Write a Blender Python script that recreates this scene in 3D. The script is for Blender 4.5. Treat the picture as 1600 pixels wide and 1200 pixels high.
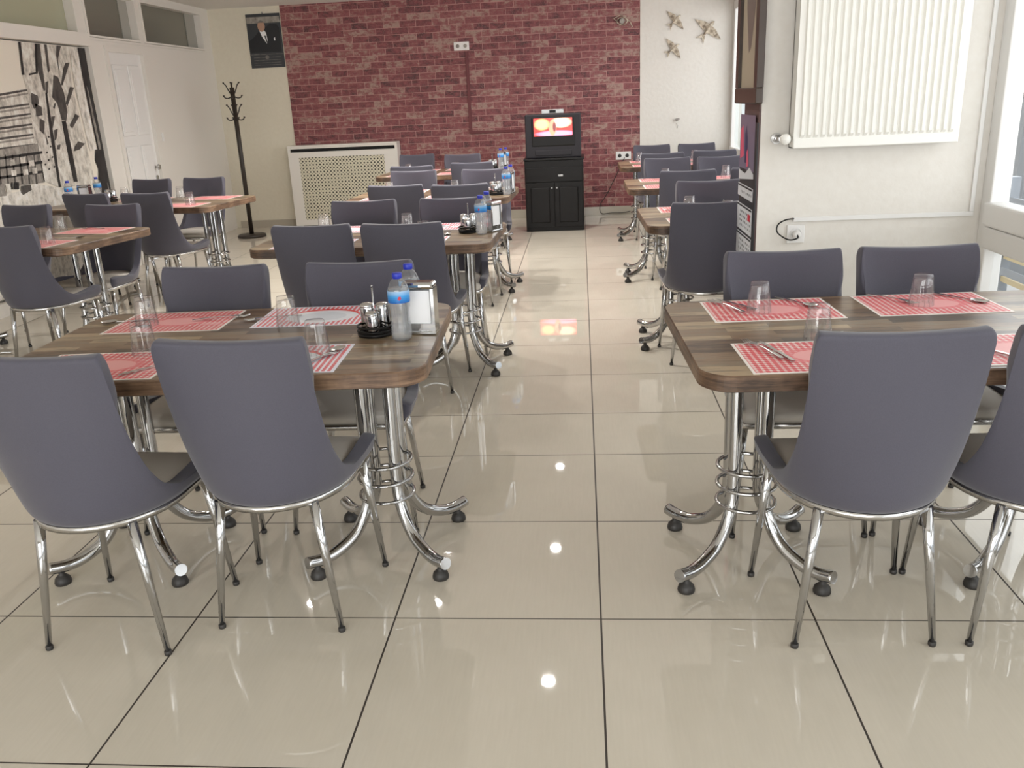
import bpy, bmesh, math, random
from mathutils import Vector, Matrix
random.seed(4)
for o in list(bpy.data.objects): bpy.data.objects.remove(o)
SC = bpy.context.scene; COL = SC.collection
PI = math.pi
# ------------------------------------------------------------ camera
FPX = 1344.56; PITCH = .318717; YAW = -.0896297; ROLL = -.046673
CAM = Vector((-.03212, -2.14336, 1.42598))
F_ = Vector((math.sin(YAW)*math.cos(PITCH), math.cos(YAW)*math.cos(PITCH), -math.sin(PITCH)))
R0 = Vector((math.cos(YAW), -math.sin(YAW), 0)); U0 = R0.cross(F_)
R_ = math.cos(ROLL)*R0 + math.sin(ROLL)*U0
U_ = -math.sin(ROLL)*R0 + math.cos(ROLL)*U0
cd = bpy.data.cameras.new('camera'); cam = bpy.data.objects.new('camera', cd); COL.objects.link(cam)
cd.sensor_width = 36; cd.lens = FPX*36/1600; cd.clip_start = .02; cd.clip_end = 200
cam.matrix_world = Matrix(((R_.x, U_.x, -F_.x, CAM.x), (R_.y, U_.y, -F_.y, CAM.y), (R_.z, U_.z, -F_.z, CAM.z), (0, 0, 0, 1)))
SC.camera = cam
def ray(u, v): return F_ + R_*((u-800)/FPX) + U_*((600-v)/FPX)
def atz(u, v, z): d = ray(u, v); return CAM + d*((z-CAM.z)/d.z)
def atx(u, v, x): d = ray(u, v); return CAM + d*((x-CAM.x)/d.x)
def aty(u, v, y): d = ray(u, v); return CAM + d*((y-CAM.y)/d.y)
# ------------------------------------------------------------ world, lights, exposure
SC.view_settings.view_transform = 'Standard'; SC.view_settings.look = 'None'
SC.view_settings.gamma = 1; SC.view_settings.use_curve_mapping = False
SC.view_settings.exposure = 0.1
w = bpy.data.worlds.new('world'); SC.world = w; w.use_nodes = True
w.node_tree.nodes['Background'].inputs[0].default_value = (.93, .97, 1, 1)
w.node_tree.nodes['Background'].inputs[1].default_value = 1.6
def area(name, loc, rot, sx, sy, power, col=(1, 1, 1)):
    l = bpy.data.lights.new(name, 'AREA'); l.shape = 'RECTANGLE'; l.size = sx; l.size_y = sy; l.energy = power; l.color = col
    o = bpy.data.objects.new(name, l); COL.objects.link(o); o.location = loc; o.rotation_euler = rot; return o
# daylight through the glazing: right side (two bays) and the shop front behind the camera
area('daylight_right_front', (2.6, -.9, 1.5), (0, math.radians(90), 0), 2.2, 5.2, 62, (1, .985, .97))
area('daylight_right_back', (2.6, 5.6, 1.6), (0, math.radians(90), 0), 1.9, 6.0, 98, (1, .985, .97))
area('daylight_front', (-1.4, -5.9, 1.5), (math.radians(90), 0, 0), 5.6, 2.3, 262, (1, .985, .97))
# ------------------------------------------------------------ materials
def lin(r, g, b):
    f = lambda c: ((c/255)/12.92 if c/255 <= .04045 else (((c/255)+.055)/1.055)**2.4)
    return (f(r), f(g), f(b), 1)
def mat(name, col=(.5, .5, .5, 1), rough=.5, metal=0, spec=.5, **kw):
    m = bpy.data.materials.new(name); m.use_nodes = True
    b = m.node_tree.nodes['Principled BSDF']
    b.inputs['Base Color'].default_value = col; b.inputs['Roughness'].default_value = rough
    b.inputs['Metallic'].default_value = metal; b.inputs['Specular IOR Level'].default_value = spec
    for k, v in kw.items(): b.inputs[k.replace('_', ' ')].default_value = v
    return m
class NT:
    def __init__(s, m): s.t = m.node_tree; s.b = s.t.nodes['Principled BSDF']
    def n(s, typ, **kw):
        x = s.t.nodes.new(typ)
        for k, v in kw.items(): setattr(x, k, v)
        return x
    def l(s, a, b): s.t.links.new(a, b)
    def math(s, op, a, b=None, c=None):
        x = s.n('ShaderNodeMath', operation=op)
        for i, v in enumerate((a, b, c)):
            if v is None: continue
            if isinstance(v, (int, float)): x.inputs[i].default_value = v
            else: s.l(v, x.inputs[i])
        return x.outputs[0]
    def obj(s):
        t = s.n('ShaderNodeTexCoord'); return t.outputs['Object']
    def xyz(s, v):
        x = s.n('ShaderNodeSeparateXYZ'); s.l(v, x.inputs[0]); return x.outputs
    def scale(s, v, sc, loc=(0, 0, 0), rot=(0, 0, 0)):
        x = s.n('ShaderNodeMapping'); s.l(v, x.inputs[0]); x.inputs['Scale'].default_value = sc; x.inputs['Location'].default_value = loc; x.inputs['Rotation'].default_value = rot; return x.outputs[0]
    def noise(s, v, sc, det=3, rough=.5):
        x = s.n('ShaderNodeTexNoise'); x.inputs['Scale'].default_value = sc; x.inputs['Detail'].default_value = det; x.inputs['Roughness'].default_value = rough
        if v is not None: s.l(v, x.inputs['Vector'])
        return x.outputs['Fac']
    def ramp(s, f, stops, interp='LINEAR'):
        x = s.n('ShaderNodeValToRGB'); x.color_ramp.interpolation = interp
        e = x.color_ramp.elements
        while len(e) < len(stops): e.new(.5)
        for el, (p, c) in zip(e, stops): el.position = p; el.color = c
        s.l(f, x.inputs[0]); return x.outputs[0]
    def mix(s, f, a, b, mode='MIX'):
        x = s.n('ShaderNodeMix', data_type='RGBA', blend_type=mode)
        for i, v in ((0, f), (6, a), (7, b)):
            if isinstance(v, (int, float)): x.inputs[i].default_value = v
            elif isinstance(v, tuple): x.inputs[i].default_value = v
            else: s.l(v, x.inputs[i])
        return x.outputs[2]
    def bump(s, h, st, dist=.01):
        x = s.n('ShaderNodeBump'); x.inputs['Strength'].default_value = st; x.inputs['Distance'].default_value = dist
        s.l(h, x.inputs['Height']); s.l(x.outputs[0], s.b.inputs['Normal'])
    def base(s, c): s.l(c, s.b.inputs['Base Color'])
M = {}
M['fabric'] = mat('grey fabric', lin(94, 93, 108), .62, spec=.35)
M['fabric'].node_tree.nodes['Principled BSDF'].inputs['Sheen Weight'].default_value = .25
t = NT(M['fabric']); n = t.noise(t.obj(), 340, 2); t.base(t.mix(t.math('MULTIPLY', n, .5), lin(82, 80, 92), lin(62, 60, 70))); t.bump(n, .15, .002)
M['seat'] = mat('warm grey seat fabric', lin(208, 201, 192), .6)
t = NT(M['seat']); n = t.noise(t.obj(), 300, 2); t.bump(n, .12, .002)
M['chrome'] = mat('chrome', (.50, .50, .505, 1), .08, 1)
M['steel'] = mat('brushed steel', (.56, .55, .54, 1), .2, 1)
M['rubber'] = mat('black rubber', (.03, .027, .025, 1), .5)
M['white'] = mat('white paint', lin(226, 221, 214), .45)
M['cream'] = mat('cream plaster', lin(222, 214, 195), .75)
t = NT(M['cream']); n = t.noise(t.obj(), 30, 4); t.base(t.mix(n, lin(226, 219, 202), lin(217, 209, 190))); t.bump(n, .1, .01)
M['wallwhite'] = mat('off white plaster', lin(226, 221, 214), .7)
t = NT(M['wallwhite']); n = t.noise(t.obj(), 26, 5); t.base(t.mix(n, lin(230, 226, 220), lin(220, 214, 206))); t.bump(n, .2, .01)
M['ceil'] = mat('ceiling paint', lin(225, 222, 216), .8)
M['pvc'] = mat('white pvc', lin(232, 230, 228), .35)
M['radiator'] = mat('radiator enamel', lin(240, 238, 232), .3)
M['black'] = mat('black lacquer', (.008, .007, .007, 1), .4, spec=.25)
M['tvcase'] = mat('dark tv plastic', (.02, .018, .022, 1), .5, spec=.3)
M['silver'] = mat('silver plastic', (.4, .4, .4, 1), .35, .6)
M['iron'] = mat('dark brown iron', (.028, .02, .015, 1), .45)
M['paper'] = mat('white paper', lin(238, 238, 240), .7)
M['blue'] = mat('blue cap', lin(32, 48, 170), .4)
M['label'] = mat('blue bottle label', lin(60, 130, 200), .4)
t = NT(M['label']); z = t.xyz(t.obj())[2]
t.base(t.ramp(t.math('MULTIPLY', t.math('SUBTRACT', z, .118), 1/.036), [(0, lin(20, 90, 175)), (.55, lin(60, 150, 215)), (1, lin(165, 195, 225))]))
M['red'] = mat('red print', lin(200, 50, 70), .5)
M['cup'] = mat('frosted plastic', lin(150, 140, 125), .3)
# floor tiles
M['floor'] = mat('polished porcelain tiles', lin(176, 168, 154), .045, spec=.6)
t = NT(M['floor']); X, Y, Z = t.xyz(t.obj())
def groove(v, per, off, wd): 
    a = t.math('SUBTRACT', v, off-100*per); m_ = t.math('MODULO', a, per); d = t.math('MINIMUM', m_, t.math('SUBTRACT', per, m_)); return t.math('LESS_THAN', d, wd/2), t.math('FLOOR', t.math('DIVIDE', a, per))
gx, ix = groove(X, .6, 0, .0055)
g1, i1 = groove(Y, .6, 0, .0045); g2, i2 = groove(Y, .6, 1.6956, .0045)
far = t.math('GREATER_THAN', Y, 1.25)
gy = t.math('ADD', t.math('MULTIPLY', g1, t.math('SUBTRACT', 1, far)), t.math('MULTIPLY', g2, far))
iy = t.math('ADD', t.math('MULTIPLY', i1, t.math('SUBTRACT', 1, far)), t.math('MULTIPLY', i2, far))
g = t.math('MAXIMUM', gx, gy)
cv = t.n('ShaderNodeCombineXYZ'); t.l(ix, cv.inputs[0]); t.l(iy, cv.inputs[1])
wn = t.n('ShaderNodeTexWhiteNoise'); wn.noise_dimensions = '2D'; t.l(cv.outputs[0], wn.inputs['Vector'])
n1 = t.noise(t.obj(), 2.2, 5, .6); n2 = t.noise(t.scale(t.obj(), (40, 3, 1)), 3, 3)
f = t.math('ADD', t.math('MULTIPLY', n1, .6), t.math('ADD', t.math('MULTIPLY', wn.outputs['Value'], .16), t.math('MULTIPLY', n2, .3)))
c = t.ramp(f, [(.2, lin(192, 184, 169)), (.8, lin(208, 200, 186))])
t.base(t.mix(g, c, lin(52, 44, 38)))
t.l(t.math('ADD', .022, t.math('MULTIPLY', g, .6)), t.b.inputs['Roughness'])
# brick wallpaper
M['brick'] = mat('brick wallpaper', lin(140, 70, 70), .55)
t = NT(M['brick']); v = t.obj(); X, Y, Z = t.xyz(v)
cv = t.n('ShaderNodeCombineXYZ'); t.l(X, cv.inputs[0]); t.l(Z, cv.inputs[1]); uv = cv.outputs[0]
nz = t.n('ShaderNodeTexNoise'); nz.inputs['Scale'].default_value = 9; t.l(uv, nz.inputs['Vector'])
wv = t.n('ShaderNodeVectorMath', operation='MULTIPLY_ADD'); t.l(nz.outputs['Color'], wv.inputs[0]); wv.inputs[1].default_value = (.012, .012, 0); t.l(uv, wv.inputs[2])
br = t.n('ShaderNodeTexBrick'); t.l(wv.outputs[0], br.inputs['Vector']); br.inputs['Scale'].default_value = 1
br.inputs['Brick Width'].default_value = .196; br.inputs['Row Height'].default_value = .0745; br.inputs['Mortar Size'].default_value = .0036; br.inputs['Mortar Smooth'].default_value = .3
br.inputs['Color1'].default_value = (0, 0, 0, 1); br.inputs['Color2'].default_value = (1, 1, 1, 1); br.inputs['Mortar'].default_value = (.5, .5, .5, 1); br.inputs['Bias'].default_value = 0
sp = t.n('ShaderNodeSeparateColor'); t.l(br.outputs['Color'], sp.inputs[0])
pn = t.noise(t.scale(uv, (1, 1.6, 1)), 12, 6, .7); fine = t.noise(uv, 60, 4, .7)
f = t.math('ADD', t.math('MULTIPLY', sp.outputs[0], .26), t.math('MULTIPLY', pn, .84))
c = t.ramp(f, [(.36, lin(84, 48, 52)), (.46, lin(118, 60, 65)), (.57, lin(138, 76, 78)), (.63, lin(142, 96, 93)), (.69, lin(164, 134, 124))])
c = t.mix(t.math('MULTIPLY', t.math('GREATER_THAN', fine, .56), .45), c, lin(140, 108, 102))
c = t.mix(t.math('MULTIPLY', br.outputs['Fac'], .8), c, lin(186, 140, 134))
t.base(c)
# rustic wood laminate
M['wood'] = mat('rustic wood laminate', lin(120, 95, 75), .28, spec=.55)
t = NT(M['wood']); v = t.obj(); X, Y, Z = t.xyz(v)
YZ = t.math('ADD', Y, t.math('MULTIPLY', Z, 1.0))
cv = t.n('ShaderNodeCombineXYZ'); t.l(X, cv.inputs[0]); t.l(YZ, cv.inputs[1])
br = t.n('ShaderNodeTexBrick'); t.l(cv.outputs[0], br.inputs['Vector']); br.inputs['Scale'].default_value = 1
br.inputs['Brick Width'].default_value = .36; br.inputs['Row Height'].default_value = .042; br.inputs['Mortar Size'].default_value = .0006
br.inputs['Color1'].default_value = (0, 0, 0, 1); br.inputs['Color2'].default_value = (1, 1, 1, 1); br.offset = .37; br.inputs['Mortar'].default_value = (.2, .2, .2, 1)
sp = t.n('ShaderNodeSeparateColor'); t.l(br.outputs['Color'], sp.inputs[0])
gr = t.noise(t.scale(v, (4.5, 42, 42)), 2.2, 6, .7); bl = t.noise(t.scale(v, (3, 9, 9)), 1.6, 4, .6)
f = t.math('ADD', t.math('MULTIPLY', sp.outputs[0], .35), t.math('ADD', t.math('MULTIPLY', gr, .45), t.math('MULTIPLY', bl, .3)))
c = t.ramp(f, [(.38, lin(66, 49, 36)), (.46, lin(106, 82, 60)), (.54, lin(132, 107, 82)), (.61, lin(118, 107, 90)), (.69, lin(166, 144, 114))])
t.base(c); t.bump(gr, .05, .002)
M['woodedge'] = mat('wood edge band', lin(125, 98, 76), .45)
t = NT(M['woodedge']); v = t.obj(); g1_ = t.noise(t.scale(v, (3, 3, 60)), 2.0, 6, .7); g2_ = t.noise(v, 6, 4, .6)
f = t.math('ADD', t.math('MULTIPLY', g1_, .5), t.math('MULTIPLY', g2_, .5))
t.base(t.ramp(f, [(.38, lin(58, 42, 32)), (.5, lin(104, 80, 62)), (.62, lin(142, 114, 90))]))
# gingham placemat
def ell(t, X, Y, cx, cy, a, b):
    dx = t.math('DIVIDE', t.math('SUBTRACT', X, cx), a); dy = t.math('DIVIDE', t.math('SUBTRACT', Y, cy), b)
    return t.math('ADD', t.math('MULTIPLY', dx, dx), t.math('MULTIPLY', dy, dy))
def gingham(name, red, pale):
    m = mat(name, lin(220, 80, 90), .4); t = NT(m); X, Y, Z = t.xyz(t.obj())
    P = .0175 if not pale else .0165
    sx = t.math('LESS_THAN', t.math('MODULO', t.math('ADD', X, 10), P), P*.58); sy = t.math('LESS_THAN', t.math('MODULO', t.math('ADD', Y, 10), P), P*.58)
    W = lin(240, 226, 222) if not pale else lin(238, 234, 244)
    RR = lin(*red)
    s = t.math('ADD', t.math('MULTIPLY', sx, .5), t.math('MULTIPLY', sy, .5))
    if pale: s = t.math('MULTIPLY', s, t.math('MULTIPLY', sx, 1.0))
    s = t.math('POWER', s, .6)
    c = t.mix(s, W, RR)
    if pale:
        e = ell(t, X, Y, .01, 0, .125, .098); c = t.mix(t.math('LESS_THAN', e, 1), c, lin(232, 234, 242))
        e2 = ell(t, X, Y, .01, -.012, .125, .088)
        arc = t.math('MULTIPLY', t.math('LESS_THAN', e, 1), t.math('MULTIPLY', t.math('GREATER_THAN', e2, 1), t.math('GREATER_THAN', Y, .0)))
        c = t.mix(arc, c, lin(225, 70, 65))
        e3 = ell(t, X, Y, .01, -.012, .085, .06); c = t.mix(t.math('LESS_THAN', e3, 1), c, lin(216, 220, 230))
    else:
        e = ell(t, X, Y, .012, 0, .105, .072); c = t.mix(t.math('MULTIPLY', t.math('LESS_THAN', e, 1), .75), c, lin(228, 120, 125))
        e = ell(t, X, Y, .015, 0, .078, .053); c = t.mix(t.math('LESS_THAN', e, 1), c, lin(238, 168, 168))
        # faint lettering-like squiggle band printed under the plate
        e = ell(t, X, Y, .14, -.05, .035, .022); c = t.mix(t.math('MULTIPLY', t.math('LESS_THAN', e, 1), .6), c, lin(238, 170, 172))
    bx = t.math('GREATER_THAN', t.math('ABSOLUTE', X), .192); by = t.math('GREATER_THAN', t.math('ABSOLUTE', Y), .132)
    c = t.mix(t.math('MAXIMUM', bx, by), c, lin(240, 232, 226) if not pale else lin(236, 236, 248))
    t.base(c); return m
M['mat_red'] = gingham('red gingham paper', (214, 52, 66), False)
M['mat_pale'] = gingham('pale striped paper', (222, 74, 84), True)
# thin clear glass / plastic
def thin(name, tint, edge, rough=.03, milk=0):
    m = bpy.data.materials.new(name); m.use_nodes = True; nt = m.node_tree; nt.nodes.clear()
    o = nt.nodes.new('ShaderNodeOutputMaterial'); mx = nt.nodes.new('ShaderNodeMixShader'); tr = nt.nodes.new('ShaderNodeBsdfTransparent')
    gl = nt.nodes.new('ShaderNodeBsdfGlossy'); gl.inputs['Roughness'].default_value = rough
    lw = nt.nodes.new('ShaderNodeLayerWeight'); lw.inputs['Blend'].default_value = .38
    rp = nt.nodes.new('ShaderNodeValToRGB'); rp.color_ramp.elements[0].color = tint; rp.color_ramp.elements[1].color = edge; rp.color_ramp.elements[1].position = .95
    rp.color_ramp.elements[0].position = .45
    mm = nt.nodes.new('ShaderNodeMath'); mm.operation = 'POWER'; mm.inputs[1].default_value = 2.5; m2 = nt.nodes.new('ShaderNodeMath'); m2.operation = 'MULTIPLY_ADD'; m2.inputs[1].default_value = .45; m2.inputs[2].default_value = .07
    nt.links.new(lw.outputs['Facing'], mm.inputs[0]); nt.links.new(mm.outputs[0], m2.inputs[0])
    nt.links.new(lw.outputs['Facing'], rp.inputs[0]); nt.links.new(rp.outputs[0], tr.inputs[0])
    nt.links.new(m2.outputs[0], mx.inputs[0]); nt.links.new(tr.outputs[0], mx.inputs[1]); nt.links.new(gl.outputs[0], mx.inputs[2]); df = nt.nodes.new('ShaderNodeBsdfTranslucent'); df.inputs[0].default_value = (.9, .92, .95, 1); d2 = nt.nodes.new('ShaderNodeBsdfDiffuse'); d2.inputs[0].default_value = (.85, .87, .9, 1)
    ma = nt.nodes.new('ShaderNodeMixShader'); ma.inputs[0].default_value = .5; nt.links.new(df.outputs[0], ma.inputs[1]); nt.links.new(d2.outputs[0], ma.inputs[2])
    mb = nt.nodes.new('ShaderNodeMixShader'); mb.inputs[0].default_value = milk; nt.links.new(mx.outputs[0], mb.inputs[1]); nt.links.new(ma.outputs[0], mb.inputs[2]); nt.links.new(mb.outputs[0], o.inputs[0])
    return m
M['glass'] = thin('clear tumbler glass', (.985, .985, .985, 1), (.78, .78, .8, 1), milk=.025)
M['pet'] = thin('clear bottle plastic', (.985, .99, .99, 1), (.82, .84, .86, 1), .12, .05)
M['water'] = thin('still water', (.97, .98, .99, 1), (.85, .87, .9, 1), .1, .22)
M['pane'] = thin('window glass', (.97, .98, .98, 1), (.8, .85, .85, 1), .01)
M['dkpane'] = mat('grey frosted glass', lin(118, 116, 106), .2)
M['gnpane'] = mat('green grey glass', lin(172, 172, 148), .25)
M['ltpane'] = mat('light grey strip', lin(160, 158, 150), .4)
M['light'] = mat('led disc', (1, 1, 1, 1), .5); b_ = M['light'].node_tree.nodes['Principled BSDF']
b_.inputs['Emission Color'].default_value = (1, .97, .92, 1); b_.inputs['Emission Strength'].default_value = 40
M['lattice'] = mat('perforated cream lattice', lin(214, 208, 186), .6)
t = NT(M['lattice']); X, Y, Z = t.xyz(t.obj()); P = .043
def cell(v, off): return t.math('ABSOLUTE', t.math('SUBTRACT', t.math('MODULO', t.math('ADD', v, 10+off), P), P/2))
def hole(r, off): return t.math('LESS_THAN', t.math('MAXIMUM', cell(X, off), cell(Z, off)), r)
h = t.math('MAXIMUM', hole(.0095, 0), hole(.0055, P/2))
t.base(t.mix(h, lin(214, 208, 186), lin(58, 54, 46)))
M['screen'] = mat('tv picture', (0, 0, 0, 1), .2); t = NT(M['screen']); X, Y, Z = t.xyz(t.obj())
nn = t.noise(t.obj(), 14, 3)
def blob(cx, cz, a, b, soft=.5):
    e = ell(t, X, Z, cx, cz, a, b); q = t.n('ShaderNodeMapRange'); q.inputs[1].default_value = 1+soft; q.inputs[2].default_value = 1-soft; q.inputs[3].default_value = 0; q.inputs[4].default_value = 1; t.l(e, q.inputs[0]); return q.outputs[0]
c = t.mix(blob(-.12, .03, .075, .055), (.75, .03, .02, 1), (1, .62, .22, 1)); c = t.mix(blob(.09, .045, .1, .05), c, (1, .82, .5, 1))
c = t.mix(blob(.03, -.07, .2, .03), c, (.85, .3, .5, 1))
c = t.mix(blob(-.005, -.01, .04, .085, .25), c, (.8, .28, .16, 1)); c = t.mix(blob(.015, .0, .018, .05, .3), c, (.18, .03, .03, 1))
t.l(c, t.b.inputs['Emission Color']); t.b.inputs['Emission Strength'].default_value = 2.4
for k, rgb in dict(m_sky=(232, 224, 210), m_light=(214, 207, 196), m_mid=(150, 144, 136), m_dark=(80, 76, 73), m_vdark=(42, 40, 40), m_line=(112, 108, 104), m_snow=(226, 220, 210)).items():
    M[k] = mat('mural '+k[2:], lin(*rgb), .5); t = NT(M[k]); nn = t.noise(t.scale(t.obj(), (1, 1, .6)), 14, 6, .7)
    dk = tuple(max(0, int(x*.62)) for x in rgb); lt = tuple(min(240, int(x*1.16)+6) for x in rgb)
    t.base(t.ramp(nn, [(.3, lin(*dk)), (.52, lin(*rgb)), (.7, lin(*lt))]))
M['m_sky'].node_tree.nodes['Principled BSDF'].inputs['Base Color'].default_value = lin(232, 224, 210)
for l in list(M['m_sky'].node_tree.links):
    if l.to_socket.name == 'Base Color': M['m_sky'].node_tree.links.remove(l)
M['posterbg'] = mat('poster backdrop', lin(52, 54, 58), .4); M['suit'] = mat('poster suit', lin(24, 25, 30), .4); M['skin'] = mat('poster skin', lin(178, 140, 118), .5)
M['sepia'] = mat('faded art paper', lin(172, 160, 140), .5); M['vase'] = mat('art vase tone', lin(118, 104, 98), .5); M['frame'] = mat('dark walnut frame', lin(64, 50, 42), .35)
M['brown'] = mat('brown pier cladding', lin(96, 74, 72), .5); M['calblack'] = mat('calendar board', lin(38, 38, 42), .5); M['calgrey'] = mat('calendar sheet', lin(205, 207, 212), .6)
M['calpic'] = mat('calendar picture', lin(118, 108, 132), .4); M['pink'] = mat('calendar pink print', lin(220, 90, 120), .4); M['navy'] = mat('calendar navy print', lin(40, 44, 90), .4)
M['bird'] = mat('glazed beige ceramic', lin(205, 192, 172), .3); t = NT(M['bird']); nn = t.noise(t.obj(), 22, 4); t.base(t.ramp(nn, [(.35, lin(120, 104, 88)), (.5, lin(190, 176, 156)), (.7, lin(226, 216, 200))]))
M['maroon'] = mat('maroon conduit', lin(104, 44, 48), .5); M['tilebase'] = mat('beige skirting tile', lin(178, 170, 156), .15)
M['pave'] = mat('pavement', lin(205, 205, 205), .8); M['slat_tan'] = mat('tan slat', lin(205, 185, 140), .5); M['slat_grey'] = mat('grey slat', lin(130, 138, 150), .5)
M['darkgap'] = mat('dark recess', (.01, .01, .01, 1), .8); M['facade'] = mat('facade', lin(120, 125, 132), .7)
# ------------------------------------------------------------ mesh helpers
class MB:
    def __init__(s): s.bm = bmesh.new(); s.mi = 0
    def face(s, pts):
        try:
            f = s.bm.faces.new([s.bm.verts.new(p) for p in pts]); f.material_index = s.mi; return f
        except Exception: return None
    def box(s, x0, x1, y0, y1, z0, z1, bev=0):
        r = bmesh.ops.create_cube(s.bm, size=1)
        for v in r['verts']: v.co = Vector((x0+(v.co.x+.5)*(x1-x0), y0+(v.co.y+.5)*(y1-y0), z0+(v.co.z+.5)*(z1-z0)))
        fs = set(f for v in r['verts'] for f in v.link_faces)
        for f in fs: f.material_index = s.mi
        if bev: bmesh.ops.bevel(s.bm, geom=list(set(e for f in fs for e in f.edges)), offset=bev, segments=2, affect='EDGES', profile=.5, material=-1)
        return s
    def tube(s, pts, rad, seg=12, cap=True, closed=False):
        pts = [Vector(p) for p in pts]; n = len(pts)
        rad = rad if isinstance(rad, (list, tuple)) else [rad]*n
        rings = []; prev = None
        for i, p in enumerate(pts):
            if closed: d = (pts[(i+1) % n]-pts[i-1])
            else: d = pts[min(i+1, n-1)]-pts[max(i-1, 0)]
            d.normalize()
            if prev is None:
                a = Vector((0, 0, 1)) if abs(d.z) < .9 else Vector((1, 0, 0)); x = d.cross(a).normalized()
            else: x = (prev-d*prev.dot(d)).normalized()
            prev = x; y = d.cross(x)
            rings.append([s.bm.verts.new(p+(x*math.cos(2*PI*k/seg)+y*math.sin(2*PI*k/seg))*rad[i]) for k in range(seg)])
        R = rings+[rings[0]] if closed else rings
        for a, b in zip(R, R[1:]):
            for k in range(seg):
                f = s.bm.faces.new((a[k], a[(k+1) % seg], b[(k+1) % seg], b[k])); f.material_index = s.mi; f.smooth = True
        if cap and not closed:
            for rr in (rings[0][::-1], rings[-1]): f = s.bm.faces.new(rr); f.material_index = s.mi
        return s
    def lathe(s, prof, c=(0, 0, 0), seg=24, mi=None):
        c = Vector(c); rings = []
        for r, z in prof: rings.append([s.bm.verts.new(c+Vector((r*math.cos(2*PI*k/seg), r*math.sin(2*PI*k/seg), z))) for k in range(seg)])
        for i, (a, b) in enumerate(zip(rings, rings[1:])):
            for k in range(seg):
                f = s.bm.faces.new((a[k], a[(k+1) % seg], b[(k+1) % seg], b[k])); f.smooth = True; f.material_index = s.mi
        return s
    def cap(s, r, z, c=(0, 0, 0), seg=24):
        c = Vector(c); return s.face([c+Vector((r*math.cos(2*PI*k/seg), r*math.sin(2*PI*k/seg), z)) for k in range(seg)])
    def prism(s, outline, d):     # outline: list of 3D pts, extruded by vector d
        d = Vector(d); A = [Vector(p) for p in outline]; B = [p+d for p in A]
        va = [s.bm.verts.new(p) for p in A]; vb = [s.bm.verts.new(p) for p in B]; n = len(A)
        fs = [s.bm.faces.new(va[::-1]), s.bm.faces.new(vb)]
        for i in range(n): fs.append(s.bm.faces.new((va[i], va[(i+1) % n], vb[(i+1) % n], vb[i])))
        for f in fs: f.material_index = s.mi
        return s
    def build(s, name, mats, parent=None, smooth=False, recalc=True):
        if recalc: bmesh.ops.recalc_face_normals(s.bm, faces=s.bm.faces)
        me = bpy.data.meshes.new(name); s.bm.to_mesh(me); s.bm.free()
        for m in (mats if isinstance(mats, (list, tuple)) else [mats]): me.materials.append(M[m])
        if smooth:
            for p in me.polygons: p.use_smooth = True
        o = bpy.data.objects.new(name, me); COL.objects.link(o)
        if parent: o.parent = parent
        return o
def tag(o, label=None, cat=None, group=None, kind=None):
    for k, v in (('label', label), ('category', cat), ('group', group), ('kind', kind)):
        if v: o[k] = v
    return o
def empty(name, loc=(0, 0, 0), rz=0):
    o = bpy.data.objects.new(name, None); COL.objects.link(o); o.location = loc; o.rotation_euler = (0, 0, rz); o.empty_display_size = .1; return o
def kids(o): return [c for c in COL.objects if c.parent == o]
KIDS = {}
def copy_tree(o, parent=None):
    c = o.copy(); COL.objects.link(c)
    if parent: c.parent = parent
    if o not in KIDS: KIDS[o] = kids(o)
    for ch in KIDS[o]: copy_tree(ch, c)
    return c
USED = set()
def place(proto, loc, rz=0, label=None, group=None):
    o = proto if proto not in USED else copy_tree(proto)
    if proto not in KIDS: KIDS[proto] = kids(proto)
    USED.add(proto)
    o.location = loc; o.rotation_euler = (0, 0, rz)
    if label: o['label'] = label
    if group: o['group'] = group
    return o
def struct(o): o['kind'] = 'structure'; return o
def catmull(P, n=6):
    P = [Vector(p) for p in P]; Q = [P[0]]+P+[P[-1]]; out = []
    for i in range(1, len(Q)-2):
        for k in range(n):
            t_ = k/n; a, b, c, d = Q[i-1:i+3]
            out.append(.5*((2*b)+(c-a)*t_+(2*a-5*b+4*c-d)*t_**2+(3*b-a-3*c+d)*t_**3))
    out.append(P[-1]); return out
# ------------------------------------------------------------ room shell
XL, XR, YB, YF, H = -4.5, 1.765, 8.82, -5.0, 2.62
PX, PY0, PY1 = .768, 1.93, 2.30            # pier with the radiator
m = MB().box(XL-.3, XR+.12, YF-.2, YB+.2, -.1, 0); struct(m.build('floor', 'floor'))
m = MB().box(XL-.3, XR+.12, YF-.2, YB+.2, H, H+.1); struct(m.build('ceiling', 'ceil'))
m = MB().box(XL-.3, -3.6, YB, YB+.15, 0, H); struct(m.build('wall_back', 'cream'))
m = MB().box(-3.6, .683, YB-.006, YB+.15, 0, H); struct(m.build('wall_back_brick', 'brick'))
m = MB().box(.683, XR+.12, YB-.012, YB+.15, 0, H); struct(m.build('wall_back_right', 'wallwhite'))
m = MB().box(-3.6, XR, YB-.022, YB-.006, 0, .11); struct(m.build('baseboard_back', 'tilebase'))
m = MB().box(-4.44, -3.64, YB-.014, YB, 0, .09); struct(m.build('baseboard_back_left', 'tilebase'))
m = MB().box(PX, XR, PY0, PY1, 0, H); struct(m.build('wall_pier', 'wallwhite'))
m = MB().box(PX-.008, PX, PY0+.004, PY1-.004, 0, H); struct(m.build('trim_1', 'brown'))
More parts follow.
